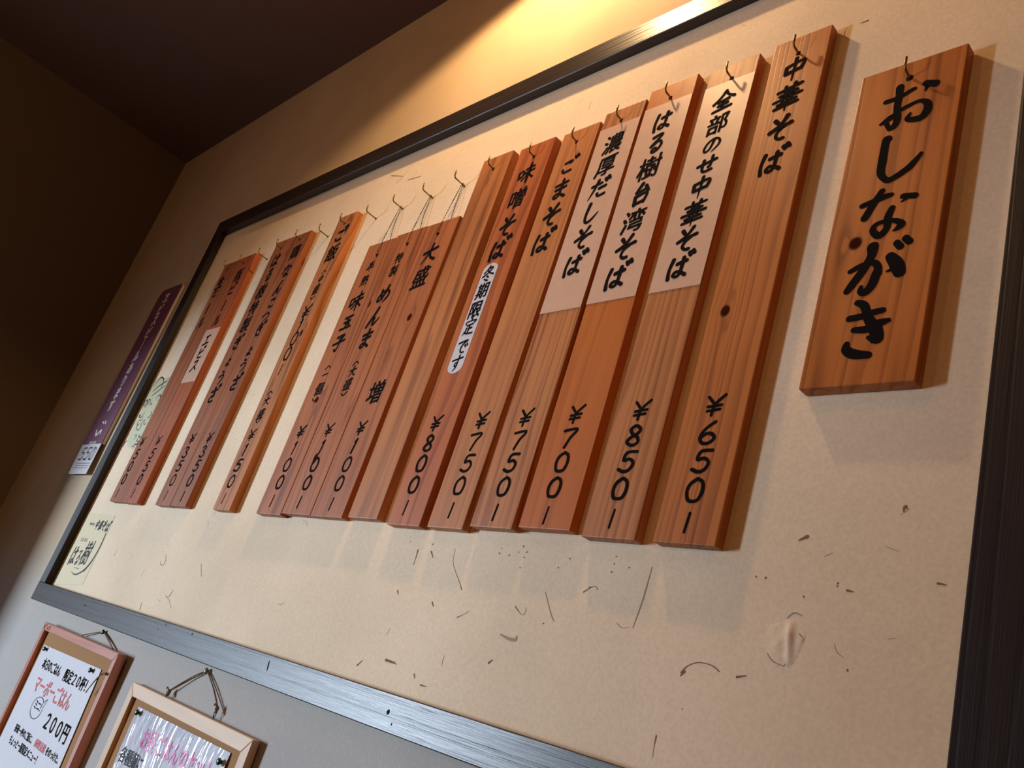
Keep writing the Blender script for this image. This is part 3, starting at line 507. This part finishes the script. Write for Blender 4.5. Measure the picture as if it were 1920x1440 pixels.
# ---------------------------------------------------------------- shop sticker, ink drawing, purple banner
t = thing('film_sticker', (-2.2, 0, 1.115), 'yellowed film sticker with black brush logo in lower left panel corner', 'sticker')
bm = bmesh.new(); hexa(bm, [(-2.3055,-.0018,1.1102),(-2.108,-.0018,1.1300),(-2.112,-.0018,1.2935),(-2.3055,-.0018,1.2940),(-2.3055,-.0014,1.1102),(-2.108,-.0014,1.1300),(-2.112,-.0014,1.2935),(-2.3055,-.0014,1.2940)]); obj('film', bm, M_sticker, t)
bm = bmesh.new(); y = -0.0020
for i, ch in enumerate('中華そば'): write(bm, ch, -2.197 + i*0.0245, 1.2665 - (i % 2)*0.001, 0.024, 0.026, y, 0.11)
for i in range(4): ribbon(bm, [(-2.248 + i*0.0085, 1.2700, .0022), (-2.246 + i*0.0085, 1.2640, .0022)], y); ribbon(bm, [(-2.250 + i*0.0085, 1.2675, .0018), (-2.243 + i*0.0085, 1.2675, .0018)], y)
for ch, cx, cz, s in (('は', -2.252, 1.189, .054), ('る', -2.217, 1.185, .042)): write(bm, ch, cx, cz, s*0.8, s, y, 0.085)
font(bm, '樹', -2.175, 1.199, 0.062, y, sx=0.85, off=0.008)
for i in range(4): ribbon(bm, [(-2.258 + i*0.012, 1.2310, .002), (-2.252 + i*0.012, 1.2265, .0026), (-2.256 + i*0.012, 1.2235, .002)], y)
ribbon(bm, [(-2.120, 1.256, .001), (-2.113, 1.226, .004), (-2.118, 1.190, .006), (-2.140, 1.162, .0045), (-2.180, 1.147, .003), (-2.215, 1.150, .0008)], y - 0.0001, 1, 8)
ribbon(bm, [(-2.114, 1.250, .001), (-2.1115, 1.215, .002), (-2.120, 1.180, .0025), (-2.140, 1.156, .001)], y - 0.0002, 1, 8)
for i in range(6): ribbon(bm, [(-2.212 + i*0.006, 1.1620, .0012), (-2.209 + i*0.006, 1.1600, .0012)], y)
flat('lettering', bm, M_inkthin, t)

t = thing('ink_drawing', (-2.22, 0, 1.47), 'pale cut-out with black ink scrollwork half hidden behind the leftmost board', 'drawing')
bm = bmesh.new(); poly = [(-2.2995,1.640),(-2.285,1.660),(-2.262,1.670),(-2.235,1.660),(-2.205,1.662),(-2.160,1.655),(-2.158,1.49),(-2.178,1.470),(-2.215,1.462),(-2.262,1.472),(-2.285,1.500),(-2.290,1.535),(-2.275,1.560),(-2.2995,1.590)]
f = bm.faces.new([bm.verts.new((x, -.0018, z)) for x, z in poly]); e = bmesh.ops.extrude_face_region(bm, geom=[f])
for v in e['geom']:
    if isinstance(v, bmesh.types.BMVert): v.co.y += 0.0004
obj('cutout', bm, M_pale, t)
bm = bmesh.new(); r2 = random.Random(3)
ribbon(bm, [(-2.282,1.640,.002),(-2.262,1.664,.004),(-2.232,1.655,.003),(-2.222,1.632,.002)], -.0020)
ribbon(bm, [(-2.270,1.625,.002),(-2.240,1.640,.004),(-2.205,1.650,.003)], -.00205); ribbon(bm, [(-2.262,1.612,.002),(-2.236,1.622,.0035),(-2.205,1.636,.002)], -.0020)
ribbon(bm, [(-2.293,1.632,.003),(-2.297,1.605,.003),(-2.283,1.585,.002)], -.0020)
for i in range(34):
    cx = r2.uniform(-2.285, -2.17); cz = r2.uniform(1.475, 1.61); rr = r2.uniform(0.005, 0.014); a0 = r2.uniform(0, 6.28); da = r2.uniform(2, 4.2)
    ribbon(bm, [(cx + rr*math.cos(a0+da*k/4), max(1.469, min(1.66, cz + rr*math.sin(a0+da*k/4)*0.8)), (.0008, .0022, .0030, .0018, .0008)[k]) for k in range(5)], -.0020 - (i % 6)*0.00002, 1, 4)
for v in bm.verts: v.co.x = max(v.co.x, -2.3)
flat('scrollwork', bm, M_inkthin, t)

t = thing('vertical_banner', (-2.5, 0, 1.39), 'purple vertical sign strip with white characters left of the frame', 'sign')
bm = bmesh.new(); x0, x1, z0, z1 = -2.5880, -2.4330, 1.4790, 1.9780; pts = [(x0, z0), (x1, z0), (x1, z1-0.012)]
for k in range(7): a = math.pi/2*k/6; pts.append((x1 - 0.012 + 0.012*math.cos(a), z1 - 0.012 + 0.012*math.sin(a)))
for k in range(7): a = math.pi/2 + math.pi/2*k/6; pts.append((x0 + 0.030 + 0.030*math.cos(a), z1 - 0.030 + 0.030*math.sin(a)))
def slab(pts, yf, yb):
    bm = bmesh.new(); f = bm.faces.new([bm.verts.new((x, yf, z)) for x, z in pts]); e = bmesh.ops.extrude_face_region(bm, geom=[f])
    for v in e['geom']:
        if isinstance(v, bmesh.types.BMVert): v.co.y = yb
    return bm
obj('backing', slab([(x + (0.0006 if x > -2.5 else -0.0), z) for x, z in pts], -0.0085, -0.0002), M_grey, t)
obj('face', slab([(x - 0.0003, z) for x, z in pts], -0.0107, -0.0086), M_purple, t)
zz = 1.942
for i, ch in enumerate('ヱビスビールあります'):
    bm = bmesh.new(); font(bm, '｜' if ch == 'ー' else ch, -2.512, zz, 0.037 if ch == 'ー' else 0.040, -0.0111, sx=0.9, off=0.035, shear=0.05); zz -= 0.0385
    flat('character', bm, M_palewood, t)
bm = bmesh.new()
zz -= 0.012
ribbon(bm, [(-2.512, zz, .004), (-2.497, zz - 0.004, .006)], -.0110); ribbon(bm, [(-2.492, zz + 0.003, .004), (-2.482, zz - 0.006, .005)], -.0110)
ribbon(bm, [(-2.528, zz - 0.024, .006), (-2.512, zz - 0.040, .008), (-2.490, zz - 0.026, .007), (-2.482, zz - 0.038, .004)], -.0110); zz -= 0.06
for i in range(4): ribbon(bm, [(-2.530 + i*0.014, zz, .006), (-2.530 + i*0.014, zz - 0.016, .006)], -.0110)
tag(flat('small_marks', bm, M_palewood, t), kind='stuff')
bm = bmesh.new(); hexa(bm, [(-2.578,-.0118,1.391),(-2.428,-.0128,1.391),(-2.4335,-.0110,1.4785),(-2.586,-.0110,1.4785),(-2.578,-.0112,1.391),(-2.428,-.0122,1.391),(-2.4335,-.0103,1.4785),(-2.586,-.0103,1.4785)]); tg = obj('price_tag', bm, M_white, t); tg['label'] = 'white price tag reading 550'
bm = bmesh.new()
for i, ch in enumerate('550'): write(bm, ch, -2.540 + i*0.040, 1.4500, 0.040, 0.040, -.0133, 0.07)
for k, zz in enumerate((1.4215, 1.4150, 1.4085)):
    for i in range(11): ribbon(bm, [(-2.552 + i*0.0105, zz, .0012), (-2.546 + i*0.0105, zz, .0012)], -.0133, 1, 2)
flat('tag_lettering', bm, M_inkthin, t)

# ---------------------------------------------------------------- cork boards with pinned notices
def corkboard(x0, x1, zt, zb, w, th, lean, gap, mw, mwv, label):
    """the top edge leans out by `gap`; built upright, then leaned about the bottom edge"""
    t = thing('cork_board', ((x0+x1)/2, -0.0006, zb), label, 'cork board')
    cx, cz = t.location.x, t.location.z
    def put(name, bm, m):
        for v in bm.verts: v.co.x -= cx; v.co.z -= cz
        o = obj(name, bm, m, t); o.location = (0, 0, 0); return o
    def mitre(kind):
        bm = bmesh.new()
        q = {'t': [(x0,zt),(x0+w,zt-w),(x1-w,zt-w),(x1,zt)], 'b': [(x0,zb),(x1,zb),(x1-w,zb+w),(x0+w,zb+w)], 'l': [(x0,zb),(x0+w,zb+w),(x0+w,zt-w),(x0,zt)], 'r': [(x1-w,zb+w),(x1,zb),(x1,zt),(x1-w,zt-w)]}[kind]
        cxx = sum(a for a, _ in q)/4; czz = sum(b for _, b in q)/4
        q = [(a + (0.0002 if a < cxx else -0.0002), b + (0.0002 if b < czz else -0.0002)) for a, b in q]
        hexa(bm, [(a, -th, b) for a, b in q] + [(a, 0, b) for a, b in q]); bevel(bm, 0.0008, 1); return bm
    put('frame_rail', mitre('t'), mw); put('frame_rail', mitre('b'), mw); put('frame_stile', mitre('l'), mwv); put('frame_stile', mitre('r'), mwv)
    bm = bmesh.new(); box(bm, x0 + w*0.7, x1 - w*0.7, -th*0.45, -0.001, zb + w*0.7, zt - w*0.7); put('cork_panel', bm, M_cork)
    t.rotation_euler.x = math.atan2(gap, zt - zb)
    return t
M_redwood = wood('reddish_frame_wood', srgb(196, 128, 104), srgb(150, 84, 66), 4.2, freq=60, rough=0.32, spec=0.5, axis='X', contrast=0.5)
M_redwoodv = wood('reddish_frame_wood_upright', srgb(196, 128, 104), srgb(140, 74, 56), 4.9, freq=60, rough=0.32, spec=0.5, axis='Z', contrast=0.5)
M_pine = wood('pale_frame_wood', srgb(214, 180, 144), srgb(184, 146, 108), 1.2, freq=50, rough=0.5, axis='X', contrast=0.4)
M_pinev = wood('pale_frame_wood_upright', srgb(206, 168, 130), srgb(176, 134, 96), 1.9, freq=50, rough=0.5, axis='Z', contrast=0.4)
c1 = corkboard(-2.158, -1.698, 1.0338, 0.735, 0.0165, 0.0165, 0, 0.0055, M_redwood, M_redwoodv, 'reddish wooden framed cork board, left one of the two at the bottom')
c2 = corkboard(-1.6060, -1.1545, 1.0000, 0.700, 0.0215, 0.0120, 0, 0.0025, M_pine, M_pinev, 'pale wooden framed cork board, right one of the two at the bottom')
def yon(cb, th, z): return -0.0006 - th - (z - cb.location.z)*math.tan(cb.rotation_euler.x)
# notices: mesh grid a little wavy, lettering as a child
def notice(cb, th, c00, c10, c01, c11, wav, label, m, seed):
    """corners (x,z): bottom-left, bottom-right, top-left, top-right"""
    t = thing('pinned_notice', ((c00[0]+c10[0])/2, yon(cb, th, c00[1]), c00[1]), label, 'notice')
    def P(u, v):
        x = (c00[0]*(1-u)+c10[0]*u)*(1-v) + (c01[0]*(1-u)+c11[0]*u)*v; z = (c00[1]*(1-u)+c10[1]*u)*(1-v) + (c01[1]*(1-u)+c11[1]*u)*v
        h = wav*(0.5+0.5*noise.noise(Vector((u*9+seed, v*1.6, seed)))) + wav*0.5*(0.5+0.5*noise.noise(Vector((u*22+v*7, v*10-u*6, seed+4))))
        return Vector((x, yon(cb, th, z) - 0.0008 - h*min(1, (1-v)*8+0.25), z))
    bm = bmesh.new(); nu, nv = 60, 44
    g = [[bm.verts.new(P(i/nu, j/nv)) for j in range(nv+1)] for i in range(nu+1)]
    for i in range(nu):
        for j in range(nv): bm.faces.new((g[i][j], g[i+1][j], g[i+1][j+1], g[i][j+1]))
    o = flat('sheet', bm, m, t)
    for p in o.data.polygons: p.use_smooth = True
    return t, P
def onto(bm, P, c00, c10, c01, c11):
    for v in bm.verts:
        vv = (v.co.z - c00[1])/(c01[1]-c00[1]); xl = c00[0]*(1-vv)+c01[0]*vv; xr = c10[0]*(1-vv)+c11[0]*vv; uu = (v.co.x - xl)/(xr-xl)
        q = P(uu, vv); v.co.y = q.y - 0.0005
A = ((-2.1250, 0.7330), (-1.7560, 0.7450), (-2.1230, 0.9900), (-1.7640, 0.9950))
M_film = plain('glossy_laminated_paper', srgb(206, 204, 212), 0.12, 0.9)
_nt = M_film.node_tree; _tc = N(_nt, 'ShaderNodeTexCoord'); _mp = N(_nt, 'ShaderNodeMapping'); _mp.inputs['Rotation'].default_value = (0, 0.5, 0); _mp.inputs['Scale'].default_value = (24, 1, 8)
_n = N(_nt, 'ShaderNodeTexNoise'); _n.inputs['Scale'].default_value = 1.0; _n.inputs['Detail'].default_value = 2; _n.inputs['Distortion'].default_value = 2.6; _b = N(_nt, 'ShaderNodeBump'); _b.inputs['Strength'].default_value = 0.8; _b.inputs['Distance'].default_value = 0.0035
_nt.links.new(_tc.outputs['Object'], _mp.inputs[0]); _nt.links.new(_mp.outputs[0], _n.inputs['Vector']); _nt.links.new(_n.outputs[0], _b.inputs['Height']); _nt.links.new(_b.outputs[0], _nt.nodes['Principled BSDF'].inputs['Normal'])
n1, P1_ = notice(c1, 0.0082, *A, 0.0006, 'white notice with red and black print on the reddish cork board', M_white, 2.0)
def txt(P, cor, par, name, m, items):
    for s, x, z, size, sx, rot in items:
        bm = bmesh.new(); font(bm, s, x, z, size, 0, sx=sx, off=0.02, shear=0, align='LEFT', rot=rot, wob=0)
        onto(bm, P, *cor); flat(name, bm, m, par)
txt(P1_, A, n1, 'black_print', M_ink, [('本日のごはん', -2.078, 0.9560, 0.0235, 0.86, 0.006), ('限定２０杯！', -1.932, 0.9560, 0.0262, 0.96, 0.004), ('２００円', -1.928, 0.8690, 0.0370, 1.0, 0.0), ('茶碗一杯のご飯に、', -2.066, 0.8270, 0.0165, 0.90, 0.004), ('をのっけた、', -1.852, 0.8285, 0.0165, 0.86, 0.0), ('ちょっと一服限定メニュー！', -2.066, 0.8040, 0.0180, 0.85, 0.004), ('ミニ！', -2.017, 0.8830, 0.0200, 0.9, 0.0)])
txt(P1_, A, n1, 'red_print', M_red, [('マーボーごはん', -2.070, 0.9160, 0.0360, 0.93, 0.002), ('麻婆豆腐', -1.924, 0.8280, 0.0165, 1.0, 0.0)])
bm = bmesh.new(); ell = [(-1.996 + 0.033*math.cos(a), 0.8800 + 0.0205*math.sin(a), 0.0016) for a in [0.75 + (2*math.pi-0.45)*k/20 for k in range(21)]]
ribbon(bm, ell, 0, 1, 3); ribbon(bm, [ell[0], (-1.966, 0.9000, .0014), (-1.957, 0.9035, .0012)], 0, 1, 3); ribbon(bm, [ell[-1], (-1.960, 0.8960, .0014), (-1.957, 0.9035, .0012)], 0, 1, 3)
onto(bm, P1_, *A); flat('speech_bubble', bm, M_inkthin, n1)
B_ = ((-1.5490, 0.7150), (-1.2000, 0.7180), (-1.5540, 0.9685), (-1.2080, 0.9710))
n2, P2_ = notice(c2, 0.0058, *B_, 0.0030, 'glossy wrinkled white notice with pink heading on the pale cork board', M_film, 7.0)
txt(P2_, B_, n2, 'pink_print', M_pink, [('お昼ごはんのセット', -1.492, 0.9290, 0.0340, 0.86, 0.022)])
txt(P2_, B_, n2, 'black_print', M_inkthin, [('各種麺に', -1.543, 0.8930, 0.0260, 0.92, 0.02)])
# push pins
def pin(x, y, z, m, label, r=0.0050, grp=None):
    bm = bmesh.new(); prof = [(0.0, 0.45), (0.0010, 0.62), (0.0022, 0.60), (0.0032, 0.85), (0.0048, 1.0), (0.0062, 0.90), (0.0072, 0.55), (0.0075, 0.05)]; rings = []
    for d, k in prof: rings.append([bm.verts.new((x + r*k*math.cos(a*math.pi/6), y - d, z + r*k*math.sin(a*math.pi/6))) for a in range(12)])
    for i in range(len(rings)-1):
        for a in range(12): bm.faces.new((rings[i][a], rings[i][(a+1)%12], rings[i+1][(a+1)%12], rings[i+1][a]))
    bm.faces.new(rings[0]); bm.faces.new(rings[-1])
    tube(bm, [(x, y + 0.002, z), (x, y, z)], 0.0005, 6)
    return tag(obj('push_pin', bm, m, smooth=True), label, 'push pin', grp)
pin(-2.0950, P1_(0.08, 0.97).y - 0.0004, 0.9838, M_green, 'green push pin in top left corner of the left notice')
pin(-1.8010, P1_(0.9, 0.97).y - 0.0004, 0.9865, M_green, 'green push pin in top right corner of the left notice')
pin(-1.5385, P2_(0.05, 0.96).y - 0.0004, 0.9605, M_green, 'green push pin in top left corner of the glossy notice')
pin(-1.2190, P2_(0.96, 0.95).y - 0.0004, 0.9555, M_green, 'green push pin in top right corner of the glossy notice')
pin(-1.8640, -0.0003, 1.0555, M_green, 'dark green push pin in the wall above the left cork board')
M_clear = plain('clear_plastic', srgb(190, 200, 180), 0.12, 0.6); M_clear.node_tree.nodes['Principled BSDF'].inputs['Transmission Weight'].default_value = 0.7
pin(-1.3850, -0.0003, 1.0575, M_clear, 'clear push pin in the wall just under the frame', r=0.0055)
# hanging strings (they move with their boards)
def string(cb, paths, knots, eyes):
    bm = bmesh.new()
    for p in paths: tube(bm, crom(p, 6), 0.0011, 6)
    for k in knots:
        ball(bm, k, 0.0036, 8, (1, 0.9, 1.2)); ball(bm, (k[0]+0.003, k[1]-0.001, k[2]-0.004), 0.0026, 7); tube(bm, crom([k, (k[0]-0.003, k[1]-0.004, k[2]+0.006), (k[0]-0.006, k[1]-0.003, k[2]+0.003)], 4), 0.001, 5)
    me = bpy.data.meshes.new('hanging_string'); bmesh.ops.recalc_face_normals(bm, faces=bm.faces)
    o = bpy.data.objects.new('hanging_string', me); bm.to_mesh(me); bm.free(); me.materials.append(M_string); C.objects.link(o); o.parent = cb
    inv = (Matrix.Translation(cb.location) @ cb.rotation_euler.to_matrix().to_4x4()).inverted()
    me.transform(inv)
    for x, y, z in eyes:
        bm = bmesh.new(); tube(bm, [(x + 0.0032*math.cos(a), y, z + 0.0055*math.sin(a)) for a in [k*math.pi/6 for k in range(13)]], 0.0007, 6, False); tube(bm, [(x, y, z - 0.0055), (x, y, z - 0.014)], 0.0008, 6)
        me = bpy.data.meshes.new('screw_eye'); bm.to_mesh(me); bm.free(); me.materials.append(M_hole); e = bpy.data.objects.new('screw_eye', me); C.objects.link(e); e.parent = cb; me.transform(inv)
string(c2, [[(-1.3850, -0.0040, 1.0585), (-1.420, -0.006, 1.042), (-1.4700, -0.0075, 1.0130)], [(-1.3860, -0.0030, 1.0570), (-1.425, -0.004, 1.038), (-1.4730, -0.0070, 1.0100)], [(-1.3830, -0.0040, 1.0585), (-1.340, -0.006, 1.040), (-1.2975, -0.0080, 1.0165)], [(-1.3835, -0.0025, 1.0570), (-1.340, -0.003, 1.037), (-1.2990, -0.0060, 1.0150)]], [(-1.4730, -0.0080, 1.0085), (-1.2975, -0.0085, 1.0150)], [(-1.4760, -0.0080, 1.0060), (-1.2980, -0.0080, 1.0080)])
string(c1, [[(-1.8640, -0.0035, 1.0565), (-1.905, -0.005, 1.0480), (-1.9560, -0.0070, 1.0360)], [(-1.8640, -0.0035, 1.0565), (-1.825, -0.005, 1.0480), (-1.7750, -0.0070, 1.0345)], [(-1.8630, -0.0025, 1.0550), (-1.825, -0.004, 1.0460), (-1.7760, -0.0060, 1.0345)]], [], [])
# small brass hook on the left board's top corner and its loose twine
bm = bmesh.new(); y0 = yon(c1, 0.0165, 1.026) - 0.0008
tube(bm, crom([(-2.137, y0, 1.030), (-2.137, y0-0.004, 1.023), (-2.125, y0-0.005, 1.021), (-2.112, y0-0.004, 1.023), (-2.111, y0, 1.029)], 5), 0.0008, 6)
o = obj('wire_clip', bm, M_brass, smooth=True); tag(o, 'small brass wire clip on the top left corner of the reddish frame', 'clip')
bm = bmesh.new(); y1 = yon(c1, 0.0165, 0.98) - 0.002
tube(bm, crom([(-1.7020, y1 + 0.004, 0.9930), (-1.716, y1 - 0.001, 0.9945), (-1.735, y1 - 0.001, 0.9850), (-1.752, y1 - 0.001, 0.9650), (-1.760, y1 - 0.001, 0.9500)], 5), 0.0009, 6)
tube(bm, crom([(-1.7030, y1 + 0.004, 0.9920), (-1.720, y1 - 0.0025, 0.9900), (-1.738, y1 - 0.0025, 0.9760), (-1.757, y1 - 0.0025, 0.9520)], 5), 0.0008, 6)
ball(bm, (-1.709, y1 - 0.001, 0.9940), 0.0028, 7)
o = obj('loose_twine', bm, M_string, smooth=True); tag(o, 'loose jute twine end hanging over the right edge of the reddish frame', 'twine')
